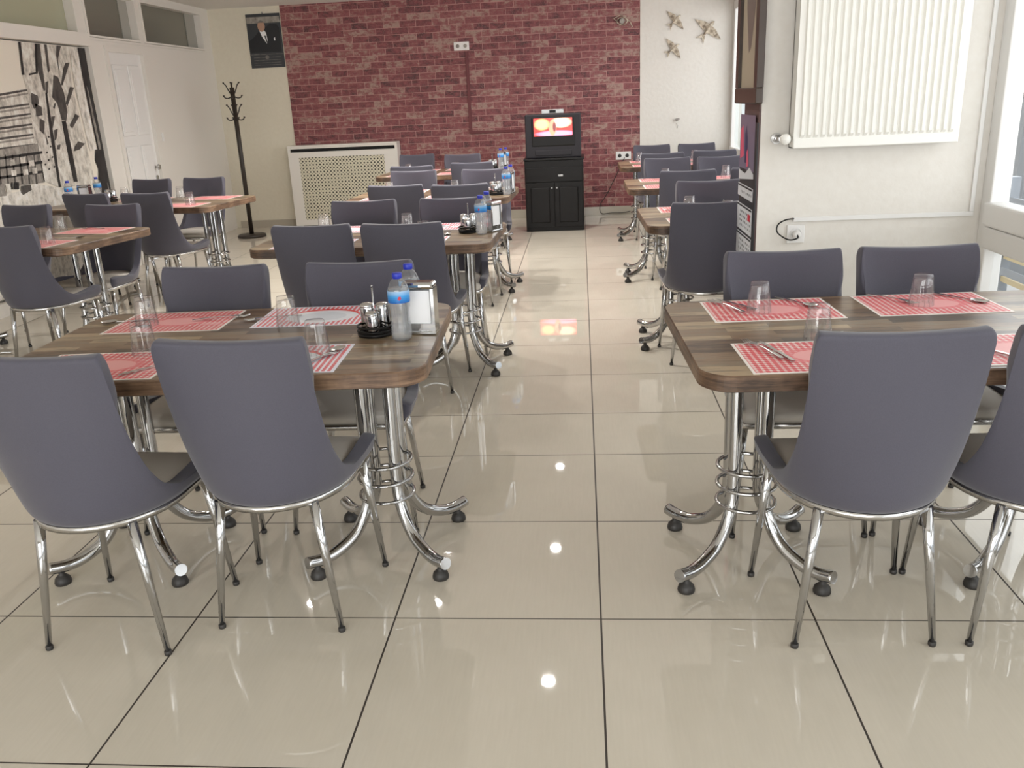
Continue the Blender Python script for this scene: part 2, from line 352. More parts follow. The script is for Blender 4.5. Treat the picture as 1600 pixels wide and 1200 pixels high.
# left partition: posts, header, door, transoms, mural recess
m = MB()
m.box(XL-.2, XL, YF, 1.6, 0, H)
m.box(XL-.2, XL, 7.04, YB, 0, 2.12); m.box(XL-.2, XL, 5.98, 6.24, 0, 2.06); m.box(XL-.2, XL, 5.98, 7.04, 2.06, 2.12)
m.box(XL-.2, XL+.03, 1.6, 5.979, 2.06, 2.17); m.box(XL-.2, XL, 1.6, YB, 2.56, H); m.box(XL-.2, XL-.002, 1.6, YB, 2.121, 2.145); m.box(XL-.2, XL, 1.601, 5.979, 0, .1)
m.box(XL-.2, XL, 7.0, 7.09, 2.145, 2.56); m.box(XL-.2, XL, 5.86, 6.0, 2.17, 2.56); m.box(XL-.2, XL, 8.6, YB, 2.145, 2.56)
m.box(XL-.19, XL-.1, 1.6, 5.98, .1, 2.059)
struct(m.build('wall_left', 'white'))
for i, (y0, y1, mm) in enumerate(((1.6, 5.86, 'gnpane'), (6.0, 7.0, 'dkpane'), (7.09, 8.6, 'dkpane'))):
    m = MB(); z0, z1 = 2.14, 2.57; zz0 = 2.165
    for a, b, c, d in ((y0-.004, y1+.004, zz0-.017, zz0), (y0-.004, y1+.004, 2.54, 2.565), (y0-.004, y0+.03, zz0, 2.54), (y1-.03, y1+.004, zz0, 2.54)): m.box(XL-.1, XL+.008, a, b, c, d)
    wf = struct(m.build('window_%d' % (i+1), 'white'))
    MB().box(XL-.09, XL-.08, y0+.03, y1-.03, zz0, 2.54).build('window_pane', mm, wf)
    if i: MB().box(XL-.078, XL-.07, y1-.28 if i == 2 else y1-.2, y1-.03, zz0, 2.54).build('side_panel', 'ltpane', wf)
# door
m = MB().box(XL-.06, XL-.02, 6.29, 6.97, .01, 2.03)
for (y0, y1, z0, z1) in ((6.36, 6.60, 1.25, 1.92), (6.66, 6.90, 1.25, 1.92), (6.36, 6.60, .5, 1.15), (6.66, 6.90, .5, 1.15), (6.36, 6.60, .12, .42), (6.66, 6.90, .12, .42)):
    m.box(XL-.022, XL-.010, y0, y1, z0, z1, .008); m.box(XL-.012, XL-.006, y0+.04, y1-.04, z0+.04, z1-.04, .004)
dr = struct(m.build('door_1', 'pvc'))
m = MB()
for a, b, c, d in ((6.235, 6.29, 0.001, 2.03), (6.97, 7.045, 0.001, 2.03), (6.235, 7.045, 2.03, 2.08)): m.box(XL-.07, XL+.015, a, b, c, d)
m.build('door_frame', 'white', dr)
m = MB(); m.tube([(XL-.006, 6.88, .92), (XL+.03, 6.88, .92)], .012); m.tube([(XL+.028, 6.88, .92), (XL+.045, 6.88, .92)], [.03, .024], 16); m.tube([(XL-.006, 6.88, .81), (XL+.004, 6.88, .81)], .026, 16)
m.build('door_handle', 'steel', dr)
m = MB().box(XL, XL+.015, 7.115, 7.15, 1.17, 1.26, .003); o = m.build('light_switch', 'pvc'); tag(o, 'small white switch on the partition just right of the door', 'switch')
# right wall: glazing
def glazing(name, x, y0, y1, divs, rails, zt=2.3, zb=.08, axis='x'):
    """window frame with mullions at divs; rails = list of (z0,z1)"""
    m = MB(); th = .07
    def B(a0, a1, z0, z1, bev=.006, d=0):
        if axis == 'x': m.box(x-.012-d, x+th, a0, a1, z0, z1, bev)
        else: m.box(a0, a1, x-th, x+.012+d, z0, z1, bev)
    B(y0, y0+.09, 0, zt); B(y1-.09, y1, 0, zt); B(y0, y1, zt, zt+.09); B(y0+.09, y1-.09, 0, zb)
    for d in divs: B(d-.045, d+.045, zb, zt)
    for i, (a, b) in enumerate(rails): B(y0+.06, y1-.06, a, b, .01, .014 if i == len(rails)-1 else .004)
    f = struct(m.build(name, 'pvc'))
    p = MB()
    if axis == 'x': p.box(x+.03, x+.036, y0+.05, y1-.05, zb, zt)
    else: p.box(y0+.05, y1-.05, x-.036, x-.03, zb, zt)
    p.build('window_pane', 'pane', f); return f
glazing('window_4', XR, -3.6, PY0, [-2.2, -.85, .5], [(.70, .80), (.803, .905)])
glazing('window_5', XR, PY1, YB-.02, [3.9, 5.5, 7.1], [(.70, .78)])
m = MB(); m.box(XR, XR+.1, YF, -3.6, 0, H); m.box(XR, XR+.1, -3.6, PY0, 2.39, H); m.box(XR, XR+.1, PY1, YB, 2.39, H); m.box(XR+.04, XR+.1, PY1, YB, 0, .72); m.box(XR, XR+.1, PY0, PY1, 0, H)
struct(m.build('wall_right', 'wallwhite'))
glazing('window_6', YF, -4.2, 1.4, [-2.8, -1.4, 0], [(.70, .78)], axis='y')
m = MB(); m.box(XL, -4.2, YF-.1, YF, 0, H); m.box(1.4, XR, YF-.1, YF, 0, H); m.box(-4.2, 1.4, YF-.1, YF, 2.39, H); struct(m.build('wall_front', 'wallwhite'))
# ceiling downlights
for i, (x, y) in enumerate([(-.34, 3.12), (-.34, 5.08), (-.34, 6.97), (-1.33, 4.14), (-1.35, 5.05), (-1.35, 6.06), (-2.4, 4.13), (-2.4, 6.1)]):
    t_ = empty('ceiling_downlight', (x, y, H))
    MB().lathe([(.043, 0), (.066, 0), (.07, -.006), (.045, -.009), (.043, 0)]).build('trim_ring', 'pvc', t_)
    m = MB(); m.cap(.043, -.0035); m.build('lamp_disc', 'light', t_, recalc=False)
    tag(t_, 'round white recessed ceiling downlight, '+('over the aisle' if x > -1 else 'left of the aisle')+[', nearest the cabinet', ', near the room middle', ', nearest the camera'][0 if y > 5.5 else 1 if y > 4.5 else 2] + (', by the mural side' if x < -2 else ''), 'ceiling light', 'recessed downlights')
    l = bpy.data.lights.new('downlight', 'AREA'); l.shape = 'DISK'; l.size = .09; l.energy = 15; l.color = (1, .97, .92); l.spread = math.radians(140)
    lo = bpy.data.objects.new('downlight_lamp', l); COL.objects.link(lo); lo.location = (x, y, H-.02)
# outside
struct(MB().box(XR+.15, 30, -20, 30, -.25, -.15).build('ground_outside', 'pave'))
t_ = empty('slatted_fence', (2.35, 1.9, 0))
m = MB()
MB().box(-.03, .03, 1.0, 1.06, -.15, .9).build('post', 'slat_grey', t_)
for k in range(6):
    z = .06+k*.13
    MB().box(-.012, .012, -2.4, 1.0, z, z+.03).build('slat', 'slat_tan', t_)
    MB().box(-.03, -.015, -.35, .98, z+.045, z+.085).build('board', 'slat_grey', t_)
tag(t_, 'low tan and grey slatted fence outside the right window', 'fence')
ya_ = atx(1573, 250, 3.4).y; yb_ = atx(1592, 250, 3.4).y
t_ = MB().box(3.4, 3.8, yb_, ya_+.04, -.15, 7).build('grey_column', 'facade'); tag(t_, 'grey wall of a neighbouring building outside the right window', 'building')
# ------------------------------------------------------------ chair
def make_chair():
    root = empty('dining_chair'); tag(root, 'grey upholstered dining chair', 'chair', 'grey upholstered dining chairs')
    NU = 14
    BA = [(0, 0), (.335, 48), (.42, 54), (.50, 60), (.58, 66), (.66, 72), (.75, 84), (.80, 90)]
    def base(u, s=1.0):
        if u <= .80:
            for (a, p), (b, q) in zip(BA, BA[1:]):
                if u <= b+1e-9: g = math.radians(p+(q-p)*(u-a)/(b-a)); break
            return Vector((.220*math.sin(g)*s, -.245*math.cos(g)*s, 0))
        k = (u-.80)/.20; return Vector(((.220+.006*k)*s, .175*k, 0))
    KEY = [(0, (0, -.262, .884)), (.14, (.08, -.263, .885)), (.27, (.16, -.265, .887)), (.335, (.196, -.262, .888)), (.365, (.204, -.257, .872)), (.42, (.204, -.236, .77)), (.50, (.205, -.200, .655)), (.58, (.208, -.158, .56)), (.66, (.213, -.105, .490)), (.75, (.221, -.035, .456)), (.86, (.230, .06, .459)), (.95, (.235, .145, .472)), (1, (.231, .178, .467))]
    def top(u):
        for (a, p), (b, q) in zip(KEY, KEY[1:]):
            if u <= b+1e-9: k = (u-a)/(b-a); return Vector(p).lerp(Vector(q), k)
    us = [0, .07, .14, .21, .27, .32, .335, .365, .375, .42, .46, .5, .54, .58, .62, .66, .705, .75, .80, .86, .90, .95, 1]
    us = [-u for u in us[:0:-1]]+us
    vs = [0, .10, .26, .45, .65, .85, .97, 1]
    bm = bmesh.new(); G = []
    for u in us:
        a = abs(u); sg = -1 if u < 0 else 1; T = top(a); B0 = base(a, .9); B0.z = .405; B1 = base(a, 1.0); B1.z = .43; row = []
        for v in vs:
            if v == 0: p = B0
            else:
                k = (v-.10)/.9; p = B1.lerp(T, k)
                bul = math.sin(PI*k)*.012*max(0, 1-1.2*a)
                n_ = Vector((B1.x, B1.y, 0)); n_ = n_.normalized() if n_.length > 0 else n_; p = p+n_*bul
            row.append(bm.verts.new((p.x*sg, p.y, p.z)))
        G.append(row)
    for a, b in zip(G, G[1:]):
        for i in range(len(vs)-1): f = bm.faces.new((a[i], b[i], b[i+1], a[i+1])); f.smooth = True
    bmesh.ops.recalc_face_normals(bm, faces=bm.faces)
    # make sure outside normals point outwards
    bm.faces.ensure_lookup_table(); mid = bm.faces[len(bm.faces)//2]
    if mid.normal.y > 0: bmesh.ops.reverse_faces(bm, faces=bm.faces)
    me = bpy.data.meshes.new('backrest'); bm.to_mesh(me); bm.free(); me.materials.append(M['fabric'])
    o = bpy.data.objects.new('backrest', me); COL.objects.link(o); o.parent = root
    s_ = o.modifiers.new('thickness', 'SOLIDIFY'); s_.thickness = .04; s_.offset = -1; s_.use_even_offset = False
    b_ = o.modifiers.new('smooth', 'SUBSURF'); b_.levels = 1; b_.render_levels = 2
    # seat cushion
    def outline(s_, yf, n=18):
        L = []
        for k in range(n+1):
            a = -PI/2+PI*k/n; L.append((.220*s_*math.sin(a), -.245*s_*math.cos(a)))
        L.append((.222*s_, yf-.03)); L.append((.207*s_, yf)); L.append((-.207*s_, yf)); L.append((-.222*s_, yf-.03)); return L
    m = MB(); bm = m.bm; prev = None
    for s_, z, yf in ((.86, .405, .185), (.9, .412, .198), (.9, .438, .205), (.86, .450, .198), (.74, .457, .17), (.4, .460, .1)):
        r = [bm.verts.new((x, y, z)) for x, y in outline(s_, yf)]
        if prev:
            for i in range(len(r)): f = bm.faces.new((prev[i], prev[(i+1) % len(r)], r[(i+1) % len(r)], r[i])); f.smooth = True
        else: bm.faces.new(r[::-1])
        prev = r
    bm.faces.new(prev); m.build('seat', 'seat', root)
    # chrome band
    m = MB(); bm = m.bm; A = outline(.93, .205); Bq = outline(.87, .19); rings = []
    for L, z in ((A, .414), (A, .396), (Bq, .396), (Bq, .414)): rings.append([bm.verts.new((x, y, z)) for x, y in L])
    rings.append(rings[0])
    for z_, (a, b) in enumerate(zip(rings, rings[1:])):
        for i in range(len(a)): f = bm.faces.new((a[i], a[(i+1) % len(a)], b[(i+1) % len(a)], b[i])); f.smooth = (z_ in (0, 2))
    m.build('seat_band', 'steel', root)
    for sx, yt, yb_, xt, xb in ((-1, -.158, -.180, .135, .18), (1, -.158, -.180, .135, .18), (-1, .15, .185, .183, .215), (1, .15, .185, .183, .215)):
        lg = MB().tube([(sx*xt, yt, .400), (sx*(xt*.6+xb*.4), yt*.6+yb_*.4, .25), (sx*xb, yb_, .014)], [.0145, .0125, .0085], 12).build('leg', 'chrome', root)
        MB().lathe([(0, 0), (.0095, 0), (.0105, .003), (.0105, .012), (.0085, .0135), (0, .0135)], (sx*xb, yb_, 0), 14).build('foot_cap', 'rubber', lg)
    return root
chair = make_chair()
# ------------------------------------------------------------ table
def make_table(L, D=.83):
    root = empty('dining_table'); tag(root, 'rustic wood table', 'table', 'rustic wood dining tables')
    def outl(r, i=0):
        P = []
        for cx, cy, a0 in ((L/2-r, D/2-r, 0), (-L/2+r, D/2-r, 90), (-L/2+r, -D/2+r, 180), (L/2-r, -D/2+r, 270)):
            for k in range(9): a = math.radians(a0+90*k/8); P.append((cx+(r-i)*math.cos(a), cy+(r-i)*math.sin(a)))
        return P
    m = MB(); bm = m.bm; prev = None
    for i, z in ((.012, .702), (0, .708), (0, .746), (.003, .75)):
        r = [bm.verts.new((x, y, z)) for x, y in outl(.085, i)]
        if prev:
            for k in range(len(r)): f = bm.faces.new((prev[k], prev[(k+1) % len(r)], r[(k+1) % len(r)], r[k])); f.material_index = 1
        else: bm.faces.new(r[::-1])
        prev = r
    bm.faces.new(prev); m.build('tabletop', ['wood', 'woodedge'], root)
    for sx in (-1, 1):
        px_ = sx*(L/2-.215); cx = 0
        pd = MB().box(cx-.11, cx+.11, -.11, .11, .694, .702).build('pedestal', 'steel', root); pd.location = (px_, 0, 0); pd.rotation_euler = (0, 0, math.radians(-3))
        for ax in (-1, 1):
            for ay in (-1, 1):
                prof = [(.046, .695), (.046, .5), (.046, .30), (.05, .215), (.068, .15), (.1, .095), (.145, .064), (.185, .056), (.222, .064)]
                pts = catmull([(cx+ax*r, ay*r, z) for r, z in prof], 5)
                MB().tube(pts, .0195, 16).build('leg_tube', 'chrome', pd)
                MB().lathe([(0, 0), (.025, 0), (.0265, .007), (.023, .02), (.014, .029), (.009, .034), (.009, .045), (0, .045)], (cx+ax*.198, ay*.198, 0), 18).build('foot_pad', 'rubber', pd)
        for z in (.205, .265, .325):
            MB().tube([(cx+.089*math.cos(a*PI/16), .089*math.sin(a*PI/16), z) for a in range(32)], .0062, 8, closed=True).build('ring', 'chrome', pd)
    return root
tb = make_table(1.27); tbl = make_table(1.6)
D2 = math.radians
TABLES = {
 'T1': (tb, -1.115, .405, 2.5, 'nearest table left of the aisle'), 'C2': (tb, -1.12, 2.55, -2, 'second table left of the aisle'),
 'C3': (tb, -1.19, 4.66, -2, 'third table left of the aisle'), 'C4': (tb, -1.45, 6.92, -3, 'farthest table left of the aisle'),
 'T2': (tb, .88, .36, 2.0, 'nearest table right of the aisle'), 'R2': (tb, .945, 2.95, 1, 'second table right of the aisle'),
 'R3': (tb, .95, 4.88, 0, 'third table right of the aisle'), 'R4': (tb, .985, 6.95, 0, 'farthest table right of the aisle'),
 'L1': (tbl, -3.64, 2.99, -10, 'nearer table by the street mural'), 'L2': (tbl, -3.63, 4.86, -8, 'farther table by the street mural')}
EXTRA = {'T1': 'with bottles and caddy on it', 'T2': 'with four red placemats', 'L1': 'with worn wood edge', 'L2': 'in front of the white door'}
for k, (pr, x, y, a, ph) in TABLES.items():
    lb = 'rustic brown wood dining table on chrome pedestals, ' + ph
    place(pr, (x, y, 0), D2(a), lb, 'rustic wood dining tables')
# chairs: measured centre of the top edge of each backrest (at z .9)
def seat(side, tkey, x, y, lr, rot=0, dy=0, dx=0):
    kk = (y+2.143)/.526*.01; xx = x+(x+.03)*.019
    cy = y+kk+.258 if side == 'near' else y+kk-.22
    # the seat centre lies behind the top edge along the chair's own axis
    ph = TABLES[tkey][4]
    rz = D2(rot) if side == 'near' else PI+D2(rot)
    sy = 1 if side == 'near' else -1
    xx -= math.sin(D2(rot))*.28*sy
    n_ = 'grey' if not lr else lr+' grey'
    place(chair, (xx+dx, cy+dy, 0), rz, '%s chair on the %s side of the %s' % (n_, side, ph), 'grey upholstered dining chairs')
seat('near', 'T1', -1.365, -.315, 'left', -3, .03); seat('near', 'T1', -.908, -.175, 'right', -2); seat('far', 'T1', -1.38, .85, 'left', 1, .02); seat('far', 'T1', -.84, .85, 'right', 1, .02)
seat('near', 'C2', -1.335, 1.92, 'left', -2); seat('near', 'C2', -.885, 1.88, 'right', -2); seat('far', 'C2', -1.33, 2.96, 'left', 0); seat('far', 'C2', -.79, 2.93, 'right', -1)
seat('near', 'C3', -1.33, 3.89, 'left', -3); seat('near', 'C3', -.86, 3.78, 'right', 0); seat('far', 'C3', -1.44, 5.18, 'left', -3); seat('far', 'C3', -.82, 5.07, 'right', 0)
seat('near', 'C4', -1.57, 5.78, 'left', -3); seat('near', 'C4', -1.04, 5.96, 'right', -3); seat('far', 'C4', -1.85, 7.6, 'left', -3); seat('far', 'C4', -1.3, 7.3, 'right', -4)
seat('near', 'T2', .683, -.235, 'left', 2); seat('near', 'T2', 1.13, -.22, 'right', 2, .0); seat('far', 'T2', .65, .79, 'left', 0, .04); seat('far', 'T2', 1.1, .82, 'right', 0, .02)
seat('near', 'R2', .61, 2.21, 'left', 0, .07); seat('far', 'R2', .75, 3.38, 'left', 0)
seat('near', 'R3', .72, 4.18, 'left', 0); seat('near', 'R3', 1.22, 4.2, 'right', 0); seat('far', 'R3', .7, 5.5, 'left', 0); seat('far', 'R3', 1.14, 5.43, 'right', 2)
seat('near', 'R4', .72, 6.17, 'left', 0); seat('near', 'R4', 1.21, 6.27, 'right', -2); seat('far', 'R4', .73, 7.56, 'left', 0); seat('far', 'R4', 1.2, 7.51, 'right', 2)
seat('near', 'L1', -3.18, 2.32, '', -9); seat('far', 'L1', -3.77, 3.48, 'left', -12); seat('far', 'L1', -3.07, 3.3, 'right', -8)
seat('near', 'L2', -3.78, 4.19, 'left', -11); seat('near', 'L2', -3.24, 4.06, 'right', -8); seat('far', 'L2', -3.85, 5.44, 'left', -12); seat('far', 'L2', -3.35, 5.39, 'right', -8)
# ------------------------------------------------------------ placemats
def make_mat(m_):
    m = MB().box(-.2, .2, -.14, .14, 0, .0012); o = m.build('placemat', m_); tag(o, 'placemat', 'placemat', 'paper placemats'); return o
mr, mp = make_mat('mat_red'), make_mat('mat_pale')
TZ = .7502
def on(tkey, dx, dy):
    pr, x, y, a, ph = TABLES[tkey]; a = D2(a); return Vector((x+dx*math.cos(a)-dy*math.sin(a), y+dx*math.sin(a)+dy*math.cos(a), TZ))
SEATS = {'far left': (-.31, .255), 'far right': (.19, .265), 'near left': (-.31, -.265), 'near right': (.19, -.255)}
def mats(tkey, kinds, jit=0):
    for (nm, (dx, dy)), kd in zip(SEATS.items(), kinds):
        if kd is None: continue
        pr, x, y, a, ph = TABLES[tkey]
        rz = D2(a+(0 if nm.startswith('near') else 0)) + random.uniform(-.01, .01)
        if tkey in ('L1', 'L2'): dx += .13*1 if 'left' in nm else .27
        place(mr if kd == 'r' else mp, on(tkey, dx, dy), rz, '%s paper placemat, %s seat, %s' % ('red gingham' if kd == 'r' else 'white and red striped', nm, ph), 'placemats on the tables')
mats('T1', 'rprp'); mats('C2', 'pppp'); mats('C3', 'rprr'); mats('C4', 'rrrr'); mats('T2', 'rrrr'); mats('R2', ('r', None, 'r', None)); mats('R3', 'rrrr'); mats('R4', 'rrrr')
mats('L1', (None, 'r', None, 'r')); mats('L2', 'rrrr')
# ------------------------------------------------------------ tumblers (upside down)
m = MB(); m.lathe([(.0375, 0), (.0365, .02), (.033, .06), (.0292, .094), (.027, .099), (.0, .1)], seg=28); m.lathe([(.035, .0), (.034, .02), (.0305, .06), (.0268, .084), (0, .085)], seg=28)
for k in range(14):
    a = 2*PI*k/14; m.tube([(.0375*math.cos(a), .0375*math.sin(a), .002), (.0358*math.cos(a), .0358*math.sin(a), .035)], [.0018, .0006], 6)
glass = m.build('drinking_glass', 'glass'); tag(glass, 'glass', 'glass', 'upturned drinking glasses')
def put_glass(tkey, u, v, seatnm, zt=.851):
    p = atz(u, v, zt); ph = TABLES[tkey][4]; place(glass, (p.x, p.y, TZ+.0014), random.random(), 'upturned drinking glass at %s seat, %s' % (seatnm, ph), 'upturned drinking glasses')
def put_glass_xy(tkey, x, y, seatnm): place(glass, (x, y, TZ+.0014), random.random(), 'upturned drinking glass at %s seat, %s' % (seatnm, TABLES[tkey][4]), 'upturned drinking glasses')
for a in (('T1', -1.515, .60, 'far left'), ('T1', -1.345, .245, 'near left'), ('T1', -1.005, .55, 'far right'), ('T1', -.805, .21, 'near right'), ('T2', .52, .57, 'far left'), ('T2', .62, .25, 'near left'), ('T2', 1.03, .61, 'far right')): put_glass_xy(*a)
for a in (('C2', 505, 335, 'far left'), ('C2', 635, 333, 'far right'), ('C2', 661, 345, 'near right'), ('C3', 608, 284, 'far left'), ('C3', 710, 281, 'far right'), ('C4', 638, 256, 'far left'), ('C4', 713, 253, 'far right'),
          ('R4', 999, 238, 'far left'), ('R4', 1085, 234, 'far right'), ('R3', 1040, 263, 'far left'), ('R3', 1076, 268, 'near left'), ('R3', 1134, 258, 'far right'), ('R2', 1077, 306, 'far left'), ('R2', 1137, 313, 'near left'),
          ('L1', 91, 336, 'far right'), ('L1', 70, 354, 'near right'), ('L2', 193, 293, 'far left'), ('L2', 280, 291, 'far right'), ('L2', 295, 300, 'near right')): put_glass(*a)
# ------------------------------------------------------------ cutlery
def make_fork():
    root = empty('fork'); tag(root, 'fork', 'fork', 'forks')
    m = MB(); P = [(0, -.095), (.0055, -.093), (.0065, -.05), (.003, 0), (.003, .03), (.009, .045), (.0115, .055), (.0115, .062)]
    o = [(x, y, .003+.004*max(0, math.sin((y+.1)*15))) for x, y in P]+[(-x, y, .003+.004*max(0, math.sin((y+.1)*15))) for x, y in P[::-1]][:-1]
    m.prism(o, (0, 0, .0018)); m.build('handle', 'steel', root)
    m = MB()
    for k in range(4): x = -.0095+k*.0063; m.tube([(x, .061, .005), (x, .08, .003), (x, .1, .007)], [.0019, .0016, .0008], 6)
    m.build('tines', 'steel', root); return root
def make_spoon():
    root = empty('spoon'); tag(root, 'spoon', 'spoon', 'spoons')
    m = MB(); P = [(.0, -.1), (.006, -.098), (.007, -.06), (.003, 0), (.003, .04)]
    m.prism([(x, y, .003) for x, y in P]+[(-x, y, .003) for x, y in P[::-1]][:-1], (0, 0, .0018)); m.build('handle', 'steel', root)
    m = MB(); bm = m.bm; rings = []
    for r, z in ((1, .006), (.8, .002), (.45, 0), (.0, -.0005)):
        rings.append([bm.verts.new((.0195*r*math.cos(a*PI/10), .062+.03*r*math.sin(a*PI/10), z+.001)) for a in range(20)])
    for a, b in zip(rings, rings[1:]):
        for k in range(20): f = bm.faces.new((a[k], a[(k+1) % 20], b[(k+1) % 20], b[k])); f.smooth = True
    bmesh.ops.remove_doubles(bm, verts=bm.verts, dist=1e-5)
    m.build('bowl', 'steel', root); return root
def make_knife():
    root = empty('knife'); tag(root, 'knife', 'knife', 'knives')
    m = MB().prism([(-.005, -.1, .003), (.005, -.1, .003), (.0055, -.01, .003), (-.0045, -.01, .003)], (0, 0, .004)); m.build('handle', 'steel', root)
    m = MB().prism([(-.004, -.01, .004), (.004, -.01, .004), (.008, .04, .004), (.005, .09, .004), (-.004, .1, .004)], (0, 0, .0012)); m.build('blade', 'steel', root); return root
fk, sn, kn = make_fork(), make_spoon(), make_knife()
CU = {fk: 'fork', sn: 'spoon', kn: 'knife'}
def cut(tkey, pr, u, v, ang, nm):
    p = atz(u, v, .754); g = CU[pr]; ad = {'fork': 'steel fork', 'spoon': 'steel spoon', 'knife': 'steel knife'}[g]
    place(pr, (p.x, p.y, TZ+.0016), D2(ang), '%s on the placemat at %s, %s' % (ad, nm, TABLES[tkey][4]), 'cutlery on the placemats')
cut('T1', sn, 200, 502, 100, 'far left seat'); cut('T1', sn, 240, 573, -40, 'near left seat'); cut('T1', fk, 428, 497, 105, 'far right seat'); cut('T1', sn, 507, 555, -22, 'near right seat'); cut('T1', fk, 493, 563, -26, 'near right seat')
cut('T1', fk, 345, 497, -75, 'far left seat')
cut('T2', fk, 1136, 479, 25, 'far left seat'); cut('T2', kn, 1150, 476, 30, 'far left seat'); cut('T2', sn, 1245, 472, -150, 'far left seat')
cut('T2', fk, 1192, 546, 20, 'near left seat'); cut('T2', kn, 1212, 549, 14, 'near left seat'); cut('T2', fk, 1392, 467, -145, 'far right seat'); cut('T2', sn, 1502, 466, -145, 'far right seat'); cut('T2', kn, 1550, 549, 30, 'near right seat')
cut('C2', fk, 703, 355, 60, 'far right seat'); cut('C2', sn, 690, 369, -20, 'near right seat'); cut('R2', fk, 1060, 329, 60, 'far left seat'); cut('R3', fk, 1018, 280, 60, 'far left seat'); cut('L1', sn, 108, 372, -60, 'near right seat'); cut('L1', fk, 147, 357, 70, 'far right seat')
# small folded papers beside the glass
for i, (u, v) in enumerate(((1308, 519), (1340, 522))):
    p = atz(u, v, .754); o = MB().box(-.02, .02, -.008, .008, 0, .004, .0015).build('sugar_packet', 'paper'); o.location = (p.x, p.y, TZ); o.rotation_euler = (0, 0, .2*i)
    tag(o, 'small white paper packet behind the chair back, %s of two on right table' % ('left' if i == 0 else 'right'), 'packet')
# ------------------------------------------------------------ bottle
def make_bottle():
    root = empty('water_bottle'); tag(root, 'bottle', 'bottle', 'water bottles')
    prof = [(.0, .002), (.024, .0), (.030, .006), (.032, .02), (.0305, .045), (.028, .07), (.0285, .09), (.032, .105), (.0325, .12), (.0325, .15), (.031, .16), (.024, .177), (.014, .188), (.0125, .193), (.0125, .197)]
    MB().lathe(prof, seg=28).build('body', 'pet', root)
    w_ = MB().lathe([(.0, .003), (.027, .004), (.0305, .022), (.029, .046), (.0265, .07), (.027, .09), (.0305, .106), (.031, .15), (.0295, .159), (0, .159)], seg=24).build('water', 'water', root)
    lb = MB(); lb.lathe([(.0331, .118), (.0331, .154)], seg=28); l_ = lb.build('bottle_label', 'label', root, recalc=False)
    m = MB(); a0 = -.35; m.mi = 0
    m.bm.faces.new([m.bm.verts.new((.0335*math.cos(a), .0335*math.sin(a), z)) for a, z in ((a0, .130), (a0+.17, .127), (a0+.34, .132), (a0+.28, .139), (a0+.08, .138))]); m.build('emblem', 'red', l_)
    MB().lathe([(.0, .205), (.0135, .205), (.0148, .203), (.0148, .19), (.0135, .188)], seg=20).build('cap', 'blue', root)
    return root
bot = make_bottle()
def make_napkin():
    root = empty('napkin_dispenser'); tag(root, 'dispenser', 'napkin dispenser', 'chrome napkin dispensers')
    W, Dp, Hh, T = .1, .055, .163, .010
    m = MB(); m.box(-W/2, W/2, -Dp/2, Dp/2, 0, .012, .003); m.box(-W/2, W/2, -Dp/2, Dp/2, Hh-.022, Hh, .008); m.box(-W/2+.0005, -W/2+T, -Dp/2+.0005, Dp/2-.0005, .010, Hh-.02); m.box(W/2-T, W/2-.0005, -Dp/2+.0005, Dp/2-.0005, .010, Hh-.02); m.box(-W/2+T, W/2-T, -Dp/2+.004, Dp/2-.004, .01, .035)
    m.build('casing', 'chrome', root)
    m = MB()
    for k in range(9): y = -.02+k*.005; m.box(-W/2+.014, W/2-.014, y, y+.0035, .035, Hh-.026)
    m.build('napkins', 'paper', root); return root
nap = make_napkin()
def make_caddy():
    root = empty('condiment_caddy'); tag(root, 'caddy', 'caddy', 'condiment caddies')
    m = MB(); m.lathe([(0, 0), (.055, 0), (.057, .008), (.053, .012), (0, .012)])
    for z in (.016, .03): m.tube([(.055*math.cos(a*PI/14), .055*math.sin(a*PI/14), z) for a in range(28)], .0035, 8, closed=True)
    m.build('rack_base', 'black', root)
    m = MB().tube([(0, .0, .01), (0, 0, .15)], .0026, 8); m.tube([(0, 0, .15), (0, 0, .156)], [.004, .002], 8); m.build('handle', 'chrome', root)
    for i in range(3):
        a = -PI/2+i*2*PI/3; c = (.028*math.cos(a), .028*math.sin(a), .012)
        hh = .06 if i == 0 else .078
        j = MB().lathe([(0, 0), (.021, 0), (.022, .004), (.022, hh-.006), (.02, hh)], c, 20).build('pot', 'chrome', root)
        MB().lathe([(.0215, hh-.004), (.0225, hh), (.019, hh+.006), (.008, hh+.009), (0, hh+.009)], c, 20).build('pot_lid', 'steel', j)
    return root
cad = make_caddy()
def put(pr, tkey, x, y, lb, rz=0): place(pr, (x, y, TZ+.0004), rz, lb+', '+TABLES[tkey][4])
put(bot, 'T1', -.583, .345, 'front blue-capped water bottle of the pair', D2(-65)); put(bot, 'T1', -.578, .49, 'rear blue-capped water bottle of the pair')
put(nap, 'T1', -.535, .42, 'chrome napkin dispenser full of white napkins', D2(-4)); put(cad, 'T1', -.68, .415, 'chrome pots in a round black condiment caddy')
put(bot, 'C2', -.57, 2.46, 'front blue-capped water bottle of the pair', D2(-90)); put(bot, 'C2', -.555, 2.64, 'rear blue-capped water bottle of the pair', 1); put(nap, 'C2', -.515, 2.55, 'chrome napkin dispenser beside the bottles', D2(60)); put(cad, 'C2', -.65, 2.545, 'small chrome pots in a condiment caddy')
put(bot, 'C3', -.595, 4.43, 'front blue-capped water bottle of the pair', D2(-90)); put(bot, 'C3', -.575, 4.62, 'rear blue-capped water bottle of the pair', 1); put(nap, 'C3', -.575, 4.53, 'chrome napkin dispenser beside the bottles', D2(80)); put(cad, 'C3', -.68, 4.45, 'small chrome pots in a condiment caddy')
